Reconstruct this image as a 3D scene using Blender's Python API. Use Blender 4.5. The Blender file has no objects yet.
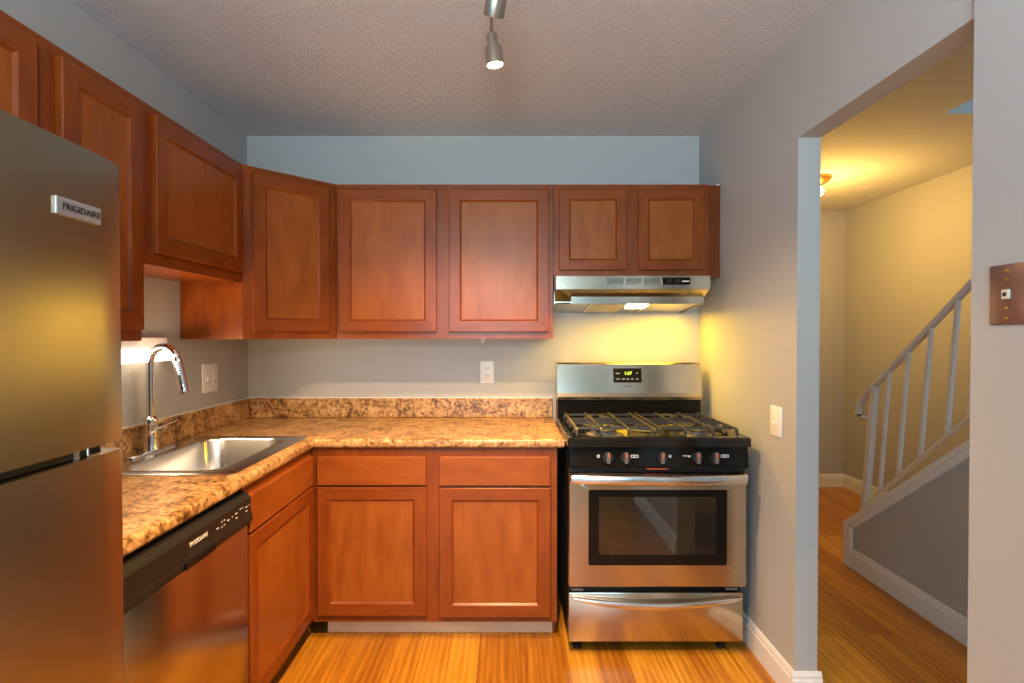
import bpy, bmesh, math, random
from mathutils import Vector, Matrix
random.seed(7)
C = bpy.context.scene
COL = C.collection
PI = math.pi

# ------------------------------------------------------------------ camera
CAM_H = 1.377
cd = bpy.data.cameras.new('camera')
cam = bpy.data.objects.new('camera', cd); COL.objects.link(cam)
cd.sensor_width = 36.0; cd.sensor_fit = 'HORIZONTAL'
cd.lens = 530.0 / 1024.0 * 36.0
cd.shift_x = 4.0 / 1024.0
cd.clip_start = 0.05
cam.location = (0, 0, CAM_H)
cam.rotation_euler = (math.radians(90.0 - 0.70), 0, 0)
C.camera = cam

# ------------------------------------------------------------------ world, lights, exposure
w = bpy.data.worlds.new('sky_world'); C.world = w; w.use_nodes = True
bg = w.node_tree.nodes['Background']
bg.inputs['Color'].default_value = (0.50, 0.72, 1.0, 1)
bg.inputs['Strength'].default_value = 1.1
C.view_settings.view_transform = 'Standard'
C.view_settings.look = 'None'
C.view_settings.gamma = 1.0
C.view_settings.use_curve_mapping = False
C.view_settings.exposure = 0.0

def lamp(name, kind, loc, energy, color, target=None, size=0.1, size_y=None, spot=None, blend=0.5, spec=1.0):
    d = bpy.data.lights.new(name, kind)
    d.energy = energy; d.color = color
    if kind == 'AREA':
        d.size = size
        if size_y: d.shape = 'RECTANGLE'; d.size_y = size_y
    else:
        d.shadow_soft_size = size
    if kind == 'SPOT':
        d.spot_size = math.radians(spot); d.spot_blend = blend
    d.specular_factor = spec
    o = bpy.data.objects.new(name, d); COL.objects.link(o); o.location = loc
    if target is not None:
        o.rotation_euler = (Vector(target) - Vector(loc)).to_track_quat('-Z', 'Y').to_euler()
    return o

WARM = (1.0, 0.63, 0.30)
lamp('window_daylight', 'AREA', (-0.3, -3.10, 1.35), 102, (0.48, 0.83, 1.0), (-0.3, 0, 2.3), 2.0, 1.6, spec=0.35)
lamp('added_side_fill', 'AREA', (-1.38, -1.0, 1.40), 15, (0.45, 0.76, 1.0), (0.6, 1.1, 1.60), 1.1, 1.3, spec=0.5)  # added cool fill from the left, for the right wall and stair wall
lamp('added_ceiling_fill', 'AREA', (-0.1, -0.60, 1.85), 70, (0.93, 0.95, 0.97), (-0.1, -0.20, 3.0), 0.5, 0.5)  # unseen uplight added behind the camera to brighten the ceiling
lamp('stairwell_daylight', 'AREA', (2.6, 1.2, 3.35), 16, (0.45, 0.82, 1.0), (2.6, 1.2, 0), 0.8, 2.2)
lamp('hood_lamp', 'AREA', (0.640, 2.72, 1.500), 10.5, (1.0, 0.57, 0.02), (0.66, 2.68, 0), 0.70, 0.10)
lamp('sink_light_lamp', 'AREA', (-1.375, 1.95, 1.290), 9.5, (1.0, 0.70, 0.40), (-0.75, 2.40, 1.30), 0.45, 0.04)
lamp('hall_lamp', 'POINT', (2.20, 3.78, 2.18), 42, (1.0, 0.56, 0.12), size=0.05)

# ------------------------------------------------------------------ materials
def new_mat(name):
    m = bpy.data.materials.new(name); m.use_nodes = True
    nt = m.node_tree
    return m, nt, nt.nodes['Principled BSDF']
def P(b, **k):
    for a, v in k.items():
        b.inputs[a.replace('_', ' ')].default_value = v
def N(nt, t, **k):
    n = nt.nodes.new(t)
    for a, v in k.items():
        setattr(n, a, v)
    return n
def simple(name, col, rough=0.5, metal=0.0, bump=0.0, bscale=200, **k):
    m, nt, b = new_mat(name)
    P(b, Base_Color=(*col, 1), Roughness=rough, Metallic=metal, **k)
    tc = N(nt, 'ShaderNodeTexCoord'); no = N(nt, 'ShaderNodeTexNoise')
    no.inputs['Scale'].default_value = bscale; no.inputs['Detail'].default_value = 3
    nt.links.new(tc.outputs['Object'], no.inputs['Vector'])
    if bump:
        bp = N(nt, 'ShaderNodeBump'); bp.inputs['Strength'].default_value = bump; bp.inputs['Distance'].default_value = 0.002
        nt.links.new(no.outputs['Fac'], bp.inputs['Height']); nt.links.new(bp.outputs['Normal'], b.inputs['Normal'])
    mr = N(nt, 'ShaderNodeMapRange'); mr.inputs['To Min'].default_value = max(rough - 0.04, 0.02); mr.inputs['To Max'].default_value = rough + 0.04
    nt.links.new(no.outputs['Fac'], mr.inputs['Value']); nt.links.new(mr.outputs['Result'], b.inputs['Roughness'])
    return m
def emit(name, col, strength):
    m, nt, b = new_mat(name)
    P(b, Base_Color=(*col, 1), Emission_Color=(*col, 1), Emission_Strength=strength)
    return m
def ramp(nt, stops):
    r = N(nt, 'ShaderNodeValToRGB'); e = r.color_ramp.elements
    e[0].position = stops[0][0]; e[0].color = (*stops[0][1], 1)
    e[1].position = stops[-1][0]; e[1].color = (*stops[-1][1], 1)
    for p, c in stops[1:-1]:
        x = e.new(p); x.color = (*c, 1)
    return r
def wood(name, dark, mid, light, horiz=False, rough=0.30, scl=1.0):
    m, nt, b = new_mat(name)
    tc = N(nt, 'ShaderNodeTexCoord'); oi = N(nt, 'ShaderNodeObjectInfo')
    ad = N(nt, 'ShaderNodeVectorMath', operation='ADD'); mul = N(nt, 'ShaderNodeMath', operation='MULTIPLY'); mul.inputs[1].default_value = 37.0
    nt.links.new(oi.outputs['Random'], mul.inputs[0])
    nt.links.new(tc.outputs['Object'], ad.inputs[0]); nt.links.new(mul.outputs[0], ad.inputs[1])
    mp = N(nt, 'ShaderNodeMapping')
    mp.inputs['Scale'].default_value = (3 * scl, 45 * scl, 45 * scl) if horiz else (45 * scl, 45 * scl, 3 * scl)
    nt.links.new(ad.outputs[0], mp.inputs['Vector'])
    n1 = N(nt, 'ShaderNodeTexNoise'); n1.inputs['Scale'].default_value = 1.6; n1.inputs['Detail'].default_value = 6; n1.inputs['Distortion'].default_value = 0.6
    nt.links.new(mp.outputs['Vector'], n1.inputs['Vector'])
    mp2 = N(nt, 'ShaderNodeMapping'); mp2.inputs['Scale'].default_value = (6, 22, 22) if horiz else (22, 22, 6)
    nt.links.new(ad.outputs[0], mp2.inputs['Vector'])
    n2 = N(nt, 'ShaderNodeTexNoise'); n2.inputs['Scale'].default_value = 1.0; n2.inputs['Detail'].default_value = 4
    nt.links.new(mp2.outputs['Vector'], n2.inputs['Vector'])
    mx = N(nt, 'ShaderNodeMath', operation='MULTIPLY_ADD'); mx.inputs[1].default_value = 0.30
    m2 = N(nt, 'ShaderNodeMath', operation='MULTIPLY'); m2.inputs[1].default_value = 0.70
    nt.links.new(n2.outputs['Fac'], m2.inputs[0]); nt.links.new(n1.outputs['Fac'], mx.inputs[0]); nt.links.new(m2.outputs[0], mx.inputs[2])
    r = ramp(nt, [(0.24, dark), (0.5, mid), (0.78, light)])
    nt.links.new(mx.outputs[0], r.inputs['Fac']); nt.links.new(r.outputs['Color'], b.inputs['Base Color'])
    P(b, Roughness=rough, Coat_Weight=0.07, Coat_Roughness=0.25, Specular_IOR_Level=0.28)
    bp = N(nt, 'ShaderNodeBump'); bp.inputs['Strength'].default_value = 0.06; bp.inputs['Distance'].default_value = 0.001
    nt.links.new(n1.outputs['Fac'], bp.inputs['Height']); nt.links.new(bp.outputs['Normal'], b.inputs['Normal'])
    return m
def steel(name, col=(0.52, 0.46, 0.37), rough=0.20, axis=0, scale=1.0):
    m, nt, b = new_mat(name)
    tc = N(nt, 'ShaderNodeTexCoord'); mp = N(nt, 'ShaderNodeMapping')
    s = [900 * scale] * 3; s[axis] = 3.0
    mp.inputs['Scale'].default_value = s
    no = N(nt, 'ShaderNodeTexNoise'); no.inputs['Scale'].default_value = 1.0; no.inputs['Detail'].default_value = 2
    nt.links.new(tc.outputs['Object'], mp.inputs['Vector']); nt.links.new(mp.outputs['Vector'], no.inputs['Vector'])
    mr = N(nt, 'ShaderNodeMapRange'); mr.inputs['To Min'].default_value = rough - 0.005; mr.inputs['To Max'].default_value = rough + 0.005
    nt.links.new(no.outputs['Fac'], mr.inputs['Value']); nt.links.new(mr.outputs['Result'], b.inputs['Roughness'])
    P(b, Base_Color=(*col, 1), Metallic=1.0)
    return m

def floor_material():
    m, nt, b = new_mat('plank_floor_wood')
    tc = N(nt, 'ShaderNodeTexCoord')
    sp = N(nt, 'ShaderNodeSeparateXYZ'); nt.links.new(tc.outputs['Object'], sp.inputs[0])
    cb = N(nt, 'ShaderNodeCombineXYZ')
    nt.links.new(sp.outputs['Y'], cb.inputs['X']); nt.links.new(sp.outputs['X'], cb.inputs['Y'])
    br = N(nt, 'ShaderNodeTexBrick'); br.offset = 0.37
    br.inputs['Scale'].default_value = 1.0; br.inputs['Brick Width'].default_value = 1.21; br.inputs['Row Height'].default_value = 0.127
    br.inputs['Mortar Size'].default_value = 0.0011; br.inputs['Mortar Smooth'].default_value = 0.3; br.inputs['Bias'].default_value = 0.0
    br.inputs['Color1'].default_value = (0, 0, 0, 1); br.inputs['Color2'].default_value = (1, 1, 1, 1); br.inputs['Mortar'].default_value = (0.5, 0.5, 0.5, 1)
    nt.links.new(cb.outputs[0], br.inputs['Vector'])
    # grain: a per-plank offset of a stretched wave
    off = N(nt, 'ShaderNodeVectorMath', operation='MULTIPLY_ADD'); off.inputs[1].default_value = (7.3, 3.1, 0)
    nt.links.new(br.outputs['Color'], off.inputs[0]); nt.links.new(tc.outputs['Object'], off.inputs[2])
    mp = N(nt, 'ShaderNodeMapping'); mp.inputs['Scale'].default_value = (20, 1.3, 1)
    nt.links.new(off.outputs[0], mp.inputs['Vector'])
    n1 = N(nt, 'ShaderNodeTexNoise'); n1.inputs['Scale'].default_value = 1.0; n1.inputs['Detail'].default_value = 5; n1.inputs['Distortion'].default_value = 2.2
    nt.links.new(mp.outputs['Vector'], n1.inputs['Vector'])
    wv = N(nt, 'ShaderNodeTexWave'); wv.inputs['Scale'].default_value = 0.55; wv.inputs['Distortion'].default_value = 5.0; wv.inputs['Detail'].default_value = 2.0; wv.inputs['Detail Scale'].default_value = 0.6
    nt.links.new(mp.outputs['Vector'], wv.inputs['Vector'])
    mx = N(nt, 'ShaderNodeMix', data_type='FLOAT'); mx.inputs['Factor'].default_value = 0.16
    nt.links.new(n1.outputs['Fac'], mx.inputs['A']); nt.links.new(wv.outputs['Fac'], mx.inputs['B'])
    mx2 = N(nt, 'ShaderNodeMix', data_type='FLOAT'); mx2.inputs['Factor'].default_value = 0.26
    sc = N(nt, 'ShaderNodeSeparateColor'); nt.links.new(br.outputs['Color'], sc.inputs[0])
    nt.links.new(mx.outputs['Result'], mx2.inputs['A']); nt.links.new(sc.outputs[0], mx2.inputs['B'])
    r = ramp(nt, [(0.18, (0.20, 0.055, 0.005)), (0.42, (0.35, 0.125, 0.009)), (0.58, (0.49, 0.205, 0.016)), (0.80, (0.64, 0.33, 0.035))])
    nt.links.new(mx2.outputs['Result'], r.inputs['Fac'])
    dk = N(nt, 'ShaderNodeMix', data_type='RGBA', blend_type='MULTIPLY'); dk.inputs['B'].default_value = (0.45, 0.38, 0.33, 1)
    nt.links.new(br.outputs['Fac'], dk.inputs['Factor']); nt.links.new(r.outputs['Color'], dk.inputs['A'])
    nt.links.new(dk.outputs['Result'], b.inputs['Base Color'])
    P(b, Roughness=0.34, Specular_IOR_Level=0.4)
    bp = N(nt, 'ShaderNodeBump'); bp.inputs['Strength'].default_value = 0.15; bp.inputs['Distance'].default_value = 0.001; bp.invert = True
    nt.links.new(br.outputs['Fac'], bp.inputs['Height']); nt.links.new(bp.outputs['Normal'], b.inputs['Normal'])
    return m

def popcorn_material():
    m, nt, b = new_mat('popcorn_ceiling')
    tc = N(nt, 'ShaderNodeTexCoord')
    n1 = N(nt, 'ShaderNodeTexNoise'); n1.inputs['Scale'].default_value = 125; n1.inputs['Detail'].default_value = 3; n1.inputs['Roughness'].default_value = 0.7
    nt.links.new(tc.outputs['Object'], n1.inputs['Vector'])
    v = N(nt, 'ShaderNodeTexVoronoi'); v.inputs['Scale'].default_value = 165
    nt.links.new(tc.outputs['Object'], v.inputs['Vector'])
    sm = N(nt, 'ShaderNodeMath', operation='MULTIPLY_ADD'); sm.inputs[1].default_value = -0.6
    nt.links.new(v.outputs['Distance'], sm.inputs[0]); nt.links.new(n1.outputs['Fac'], sm.inputs[2])
    bp = N(nt, 'ShaderNodeBump'); bp.inputs['Strength'].default_value = 1.0; bp.inputs['Distance'].default_value = 0.018
    nt.links.new(sm.outputs[0], bp.inputs['Height']); nt.links.new(bp.outputs['Normal'], b.inputs['Normal'])
    P(b, Base_Color=(0.85, 0.83, 0.83, 1), Roughness=0.85)
    return m

def counter_material():
    m, nt, b = new_mat('mottled_laminate')
    tc = N(nt, 'ShaderNodeTexCoord')
    n1 = N(nt, 'ShaderNodeTexNoise'); n1.inputs['Scale'].default_value = 14; n1.inputs['Detail'].default_value = 6; n1.inputs['Roughness'].default_value = 0.65; n1.inputs['Distortion'].default_value = 0.6
    n2 = N(nt, 'ShaderNodeTexNoise'); n2.inputs['Scale'].default_value = 60; n2.inputs['Detail'].default_value = 4; n2.inputs['Roughness'].default_value = 0.7
    nt.links.new(tc.outputs['Object'], n1.inputs['Vector']); nt.links.new(tc.outputs['Object'], n2.inputs['Vector'])
    mx = N(nt, 'ShaderNodeMix', data_type='FLOAT'); mx.inputs['Factor'].default_value = 0.55
    nt.links.new(n1.outputs['Fac'], mx.inputs['A']); nt.links.new(n2.outputs['Fac'], mx.inputs['B'])
    r = ramp(nt, [(0.37, (0.035, 0.013, 0.005)), (0.44, (0.19, 0.085, 0.025)), (0.51, (0.45, 0.24, 0.082)), (0.62, (0.66, 0.44, 0.20))])
    nt.links.new(mx.outputs['Result'], r.inputs['Fac']); nt.links.new(r.outputs['Color'], b.inputs['Base Color'])
    P(b, Roughness=0.36)
    return m

def glass_pane(name, tint=(0.02, 0.018, 0.016), transp=0.40):
    m, nt, b = new_mat(name)
    P(b, Base_Color=(*tint, 1), Roughness=0.02, IOR=2.1)
    tr = N(nt, 'ShaderNodeBsdfTransparent'); tr.inputs['Color'].default_value = (0.75, 0.7, 0.62, 1)
    ms = N(nt, 'ShaderNodeMixShader'); ms.inputs['Fac'].default_value = transp
    out = nt.nodes['Material Output']
    nt.links.new(b.outputs[0], ms.inputs[1]); nt.links.new(tr.outputs[0], ms.inputs[2]); nt.links.new(ms.outputs[0], out.inputs['Surface'])
    return m

M = {}
M['wall'] = simple('grey_wall_paint', (0.42, 0.42, 0.412), 0.55, bump=0.10, bscale=170)
M['ceil'] = popcorn_material()
M['floor'] = floor_material()
M['trim'] = simple('white_trim_paint', (0.74, 0.73, 0.71), 0.35)
M['wood'] = wood('cherry_wood_vertical', (0.145, 0.028, 0.003), (0.205, 0.044, 0.005), (0.26, 0.064, 0.008))
M['woodp'] = wood('cherry_panel_veneer', (0.195, 0.045, 0.005), (0.27, 0.071, 0.009), (0.335, 0.100, 0.015), rough=0.33)
M['woodh'] = wood('cherry_wood_horizontal', (0.14, 0.027, 0.003), (0.20, 0.043, 0.005), (0.25, 0.061, 0.008), horiz=True)
M['woodph'] = wood('cherry_drawer_veneer', (0.18, 0.040, 0.005), (0.25, 0.061, 0.008), (0.31, 0.087, 0.013), horiz=True)
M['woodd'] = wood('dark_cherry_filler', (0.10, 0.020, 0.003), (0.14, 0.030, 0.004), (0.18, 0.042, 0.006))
M['toe'] = wood('bare_pale_board', (0.52, 0.33, 0.20), (0.66, 0.45, 0.29), (0.76, 0.56, 0.38), horiz=True, rough=0.6)
M['stair_wood'] = wood('stair_tread_wood', (0.22, 0.07, 0.015), (0.32, 0.11, 0.02), (0.42, 0.16, 0.03), horiz=True)
M['counter'] = counter_material()
M['steel'] = steel('brushed_stainless_steel', axis=0)
M['steelv'] = steel('brushed_fridge_steel', (0.44, 0.385, 0.28), 0.27, axis=0)
M['sinksteel'] = steel('satin_sink_steel', (0.66, 0.65, 0.63), 0.24, axis=1, scale=0.6)
M['nickel'] = steel('brushed_nickel', (0.50, 0.46, 0.41), 0.30, axis=2)
M['chrome'] = simple('polished_chrome', (0.80, 0.80, 0.82), 0.06, 1.0)
M['brightsteel'] = simple('smooth_bright_steel', (0.72, 0.71, 0.70), 0.20, 1.0)
M['black'] = simple('black_enamel', (0.008, 0.007, 0.006), 0.10, Specular_IOR_Level=0.16)
M['blackm'] = simple('matte_black_plastic', (0.013, 0.011, 0.010), 0.38, Specular_IOR_Level=0.3)
M['cooktop'] = simple('black_porcelain', (0.009, 0.008, 0.007), 0.09, Specular_IOR_Level=0.45)
M['iron'] = simple('cast_iron', (0.055, 0.048, 0.042), 0.36, bump=0.2, bscale=400)
M['grey'] = simple('dark_grey_plastic', (0.10, 0.10, 0.10), 0.4)
M['knobgrey'] = simple('grey_knob_plastic', (0.12, 0.115, 0.11), 0.3)
M['white'] = simple('white_plastic', (0.78, 0.77, 0.75), 0.35)
M['almond'] = simple('almond_plastic', (0.62, 0.58, 0.48), 0.4)
M['brassb'] = simple('antique_copper_plate', (0.26, 0.165, 0.14), 0.38, 0.75, bump=0.3, bscale=60)
M['brass'] = simple('aged_brass', (0.50, 0.30, 0.08), 0.35, 0.9)
M['rail'] = simple('white_rail_paint', (0.66, 0.65, 0.63), 0.35, bump=0.1, bscale=60)
M['oveninside'] = simple('oven_enamel', (0.05, 0.042, 0.034), 0.35)
M['ovenglass'] = glass_pane('smoked_oven_glass')
M['filter'] = simple('aluminium_filter_mesh', (0.42, 0.40, 0.36), 0.45, 0.8, bump=0.9, bscale=260)
M['badge'] = simple('silver_badge', (0.55, 0.55, 0.55), 0.25, 0.6)
M['ink'] = simple('black_lettering', (0.015, 0.015, 0.018), 0.4)
M['mark'] = simple('white_marking', (0.72, 0.70, 0.66), 0.5)
M['dimmark'] = simple('grey_marking', (0.30, 0.29, 0.27), 0.5)
M['red'] = simple('red_orange_marking', (0.55, 0.09, 0.03), 0.4)
M['clear'] = simple('clear_plastic', (0.75, 0.75, 0.75), 0.1)
M['sinklens'] = emit('lit_white_diffuser', (1.0, 0.84, 0.62), 3.0)
M['hoodlens'] = emit('lit_hood_lens', (1.0, 0.86, 0.50), 6.0)
M['spotlens'] = emit('lit_spot_lens', (1.0, 0.86, 0.62), 14.0)
M['bulb'] = emit('lit_bulb', (1.0, 0.80, 0.45), 12.0)
M['digits'] = emit('green_display_digits', (0.45, 0.75, 0.05), 1.1)

# ------------------------------------------------------------------ helpers
def obj(name, bm, m, parent=None, smooth=False):
    bmesh.ops.recalc_face_normals(bm, faces=bm.faces[:])
    me = bpy.data.meshes.new(name); bm.to_mesh(me); bm.free()
    for x in (m if isinstance(m, (list, tuple)) else [m]):
        me.materials.append(M[x])
    if smooth:
        for p in me.polygons: p.use_smooth = True
        try: me.set_sharp_from_angle(angle=math.radians(38))
        except Exception: pass
    o = bpy.data.objects.new(name, me); COL.objects.link(o)
    if parent: o.parent = parent
    return o
def thing(name, label, cat, loc=(0, 0, 0), rotz=0.0, group=None):
    o = bpy.data.objects.new(name, None); COL.objects.link(o)
    o.empty_display_size = 0.05
    o.location = loc; o.rotation_euler = (0, 0, rotz)
    o['label'] = label; o['category'] = cat
    if group: o['group'] = group
    return o
def struct(name, bm, m, smooth=False):
    o = obj(name, bm, m, None, smooth); o['kind'] = 'structure'; return o
def tag(o, label, cat, group=None):
    o['label'] = label; o['category'] = cat
    if group: o['group'] = group
    return o
def BM(): return bmesh.new()
def box(bm, x0, x1, y0, y1, z0, z1, bev=0.0, seg=2, mi=0):
    g = bmesh.ops.create_cube(bm, size=1.0)
    vs = g['verts']
    for v in vs:
        v.co.x = x0 + (v.co.x + 0.5) * (x1 - x0)
        v.co.y = y0 + (v.co.y + 0.5) * (y1 - y0)
        v.co.z = z0 + (v.co.z + 0.5) * (z1 - z0)
    fs = list({f for v in vs for f in v.link_faces})
    for f in fs: f.material_index = mi
    if bev > 0:
        es = list({e for v in vs for e in v.link_edges})
        bmesh.ops.bevel(bm, geom=es, offset=bev, segments=seg, affect='EDGES', profile=0.5, material=mi)
    return vs
def prism(bm, poly, axis, a, b):
    """poly: 2D points; axis 'x' -> (y,z), 'y' -> (x,z), 'z' -> (x,y)"""
    def mk(p, t):
        return {'x': (t, p[0], p[1]), 'y': (p[0], t, p[1]), 'z': (p[0], p[1], t)}[axis]
    v0 = [bm.verts.new(mk(p, a)) for p in poly]; v1 = [bm.verts.new(mk(p, b)) for p in poly]
    n = len(poly)
    bm.faces.new(v0); bm.faces.new(v1[::-1])
    for i in range(n):
        bm.faces.new((v0[i], v0[(i + 1) % n], v1[(i + 1) % n], v1[i]))
def ring_faces(bm, la, lb, mi=0):
    n = len(la); out = []
    for i in range(n):
        f = bm.faces.new((la[i], la[(i + 1) % n], lb[(i + 1) % n], lb[i])); f.material_index = mi; out.append(f)
    return out
def tube(bm, pts, r, seg=10, caps=True, sx=1.0):
    pts = [Vector(p) for p in pts]; n = len(pts)
    rs = r if isinstance(r, (list, tuple)) else [r] * n
    rings = []; prev = None
    for i, p in enumerate(pts):
        t = (pts[min(i + 1, n - 1)] - pts[max(i - 1, 0)]).normalized()
        if prev is None:
            a = Vector((0, 0, 1)) if abs(t.z) < 0.9 else Vector((1, 0, 0))
            u = t.cross(a).normalized()
        else:
            u = (prev - t * prev.dot(t)).normalized()
        prev = u; v = t.cross(u)
        rings.append([bm.verts.new(p + (u * math.cos(2 * PI * k / seg) * sx + v * math.sin(2 * PI * k / seg)) * rs[i]) for k in range(seg)])
    for i in range(n - 1): ring_faces(bm, rings[i], rings[i + 1])
    if caps:
        bm.faces.new(rings[0][::-1]); bm.faces.new(rings[-1])
def lathe(bm, prof, center, axis=(0, 0, 1), seg=24, caps=True):
    """prof: list of (radius, height along axis)"""
    ax = Vector(axis).normalized(); c = Vector(center)
    a = Vector((1, 0, 0)) if abs(ax.x) < 0.9 else Vector((0, 1, 0))
    u = ax.cross(a).normalized(); v = ax.cross(u)
    rings = [[bm.verts.new(c + ax * h + (u * math.cos(2 * PI * k / seg) + v * math.sin(2 * PI * k / seg)) * max(r, 1e-4)) for k in range(seg)] for r, h in prof]
    for i in range(len(rings) - 1): ring_faces(bm, rings[i], rings[i + 1])
    if caps:
        bm.faces.new(rings[0][::-1]); bm.faces.new(rings[-1])
def sweep(bm, pts, prof, up=(0, 0, 1)):
    """rectangular-ish profile [(side, up)] swept along pts, fixed up vector"""
    up = Vector(up); pts = [Vector(p) for p in pts]; n = len(pts); rings = []
    for i, p in enumerate(pts):
        t = (pts[min(i + 1, n - 1)] - pts[max(i - 1, 0)]).normalized()
        s = t.cross(up).normalized(); u2 = s.cross(t)
        pr = prof(i / (n - 1)) if callable(prof) else prof
        rings.append([bm.verts.new(p + s * a + u2 * b) for a, b in pr])
    for i in range(n - 1): ring_faces(bm, rings[i], rings[i + 1])
    bm.faces.new(rings[0][::-1]); bm.faces.new(rings[-1])
def rrect(x0, x1, y0, y1, r, n=6):
    pts = []
    for cx, cy, a0 in ((x1 - r, y1 - r, 0), (x0 + r, y1 - r, 90), (x0 + r, y0 + r, 180), (x1 - r, y0 + r, 270)):
        for k in range(n + 1):
            a = math.radians(a0 + 90.0 * k / n)
            pts.append((cx + r * math.cos(a), cy + r * math.sin(a)))
    return pts
def text(name, s, size, m, parent, loc, rot, depth=0.0006, sx=1.0):
    cu = bpy.data.curves.new(name, 'FONT'); cu.body = s; cu.size = size; cu.extrude = depth
    cu.align_x = 'CENTER'; cu.align_y = 'CENTER'
    tmp = bpy.data.objects.new(name + '_curve', cu); COL.objects.link(tmp)
    bpy.context.view_layer.update()
    dg = bpy.context.evaluated_depsgraph_get()
    me = bpy.data.meshes.new_from_object(tmp.evaluated_get(dg))
    bpy.data.objects.remove(tmp); bpy.data.curves.remove(cu)
    me.transform(Matrix.Diagonal((sx, 1, 1, 1)))
    me.materials.clear(); me.materials.append(M[m]); me.name = name
    o = bpy.data.objects.new(name, me); COL.objects.link(o)
    o.parent = parent; o.location = loc; o.rotation_euler = rot
    return o

def framed_loops(bm, x0, x1, z0, z1, loops):
    """loops of (inset, y); closes into a ring; side faces idx 0, top/bottom idx 1"""
    L = []
    for ins, y in loops:
        L.append([bm.verts.new(c) for c in ((x0 + ins, y, z0 + ins), (x1 - ins, y, z0 + ins), (x1 - ins, y, z1 - ins), (x0 + ins, y, z1 - ins))])
    for a in range(len(L)):
        la, lb = L[a], L[(a + 1) % len(L)]
        for i in range(4):
            f = bm.faces.new((la[i], la[(i + 1) % 4], lb[(i + 1) % 4], lb[i]))
            f.material_index = 1 if i in (0, 2) else 0
def cab_door(parent, x0, x1, z0, z1, yf=0.0, fw=0.056):
    """shaker door, front toward -y, back face at yf"""
    bm = BM()
    framed_loops(bm, x0, x1, z0, z1, [(0, yf), (0, yf - 0.0165), (0.0028, yf - 0.0195), (fw - 0.002, yf - 0.0195), (fw, yf - 0.018), (fw + 0.007, yf - 0.0115), (fw + 0.007, yf)])
    d = obj('door', bm, ['wood', 'woodh'], parent)
    bm = BM(); i = fw + 0.0068
    box(bm, x0 + i, x1 - i, yf - 0.0115, yf - 0.002, z0 + i, z1 - i)
    obj('door_panel', bm, 'woodp', d)
    return d
def drawer_front(parent, x0, x1, z0, z1, yf=0.0):
    bm = BM(); box(bm, x0, x1, yf - 0.0195, yf, z0, z1, 0.0035, 2)
    return obj('drawer_front', bm, 'woodph', parent)
def face_frame(parent, x0, x1, z0, z1, openings, y0=0.0, t=0.019):
    """flat frame of stiles and rails in front of the carcass; openings = list of rects left open"""
    xs = sorted({x0, x1, *[o[0] for o in openings], *[o[1] for o in openings]})
    zs = sorted({z0, z1, *[o[2] for o in openings], *[o[3] for o in openings]})
    bm = BM(); cells = {}
    inside = lambda x, z: any(o[0] < x < o[1] and o[2] < z < o[3] for o in openings)
    V = {}
    def vt(x, z):
        if (x, z) not in V: V[(x, z)] = bm.verts.new((x, y0, z))
        return V[(x, z)]
    for i in range(len(xs) - 1):
        for j in range(len(zs) - 1):
            if inside((xs[i] + xs[i + 1]) / 2, (zs[j] + zs[j + 1]) / 2): continue
            bm.faces.new((vt(xs[i], zs[j]), vt(xs[i + 1], zs[j]), vt(xs[i + 1], zs[j + 1]), vt(xs[i], zs[j + 1])))
    r = bmesh.ops.extrude_face_region(bm, geom=bm.faces[:])
    for v in [g for g in r['geom'] if isinstance(g, bmesh.types.BMVert)]: v.co.y += t
    return obj('face_frame', bm, 'wood', parent)
def shell(parent, x0, x1, y0, y1, z0, z1, t=0.016, m='wood'):
    """open-fronted carcass"""
    bm = BM()
    box(bm, x0, x0 + t, y0, y1, z0, z1); box(bm, x1 - t, x1, y0, y1, z0, z1)
    box(bm, x0 + t, x1 - t, y0, y1, z0, z0 + t); box(bm, x0 + t, x1 - t, y0, y1, z1 - t, z1)
    box(bm, x0 + t, x1 - t, y1 - 0.006, y1, z0 + t, z1 - t)
    return obj('carcass', bm, m, parent)

# ------------------------------------------------------------------ the setting
XL, XR, YB, ZC = -1.466, 1.074, 2.990, 2.495
XRO = 1.158                         # hall side of the right wall
YJ, YN = 1.970, 1.214               # far and near jambs of the opening
XN = 1.060                          # face of the near piece of wall
ZH = 2.108                          # underside of the header
HX, HY = 3.05, 4.80                 # far stair wall, far hall wall
RY = -3.2                           # wall behind the camera

bm = BM(); box(bm, XL - 0.12, HX + 0.12, RY - 0.12, HY + 0.12, -0.10, 0.0); struct('floor', bm, 'floor')
bm = BM()
box(bm, XL - 0.12, XRO, RY - 0.12, YB + 0.10, ZC, ZC + 0.12)
box(bm, XRO, 2.20, RY - 0.12, HY + 0.12, ZC, ZC + 0.12)
box(bm, 2.20, HX + 0.12, 2.69, HY + 0.12, ZC, ZC + 0.12)
box(bm, 2.20, HX + 0.12, RY - 0.12, -0.55, ZC, ZC + 0.12)
struct('ceiling', bm, 'ceil')
SW0, SW1, SWB, SWT = -1.60, -0.40, 0.75, 2.10  # opening for the added side window
bm = BM()
box(bm, XL - 0.12, XL, RY - 0.12, SW0, 0, ZC); box(bm, XL - 0.12, XL, SW1, YB + 0.10, 0, ZC)
box(bm, XL - 0.12, XL, SW0, SW1, 0, SWB); box(bm, XL - 0.12, XL, SW0, SW1, SWT, ZC)
struct('wall_left', bm, 'wall')
bm = BM()
for y in (SW0, (SW0 + SW1) / 2 - 0.025, SW1 - 0.05): box(bm, XL - 0.09, XL - 0.04, y, y + 0.05, SWB, SWT)
for z in (SWB, SWT - 0.05): box(bm, XL - 0.085, XL - 0.045, SW0, SW1, z, z + 0.05)
struct('added_side_window', bm, 'trim')  # unseen window, added to go with the cool side fill
bm = BM(); box(bm, XL, XR, YB, YB + 0.10, 0, ZC); struct('wall_back', bm, 'wall')
bm = BM()
box(bm, XR, XRO, YJ, HY, 0, ZC)
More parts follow.
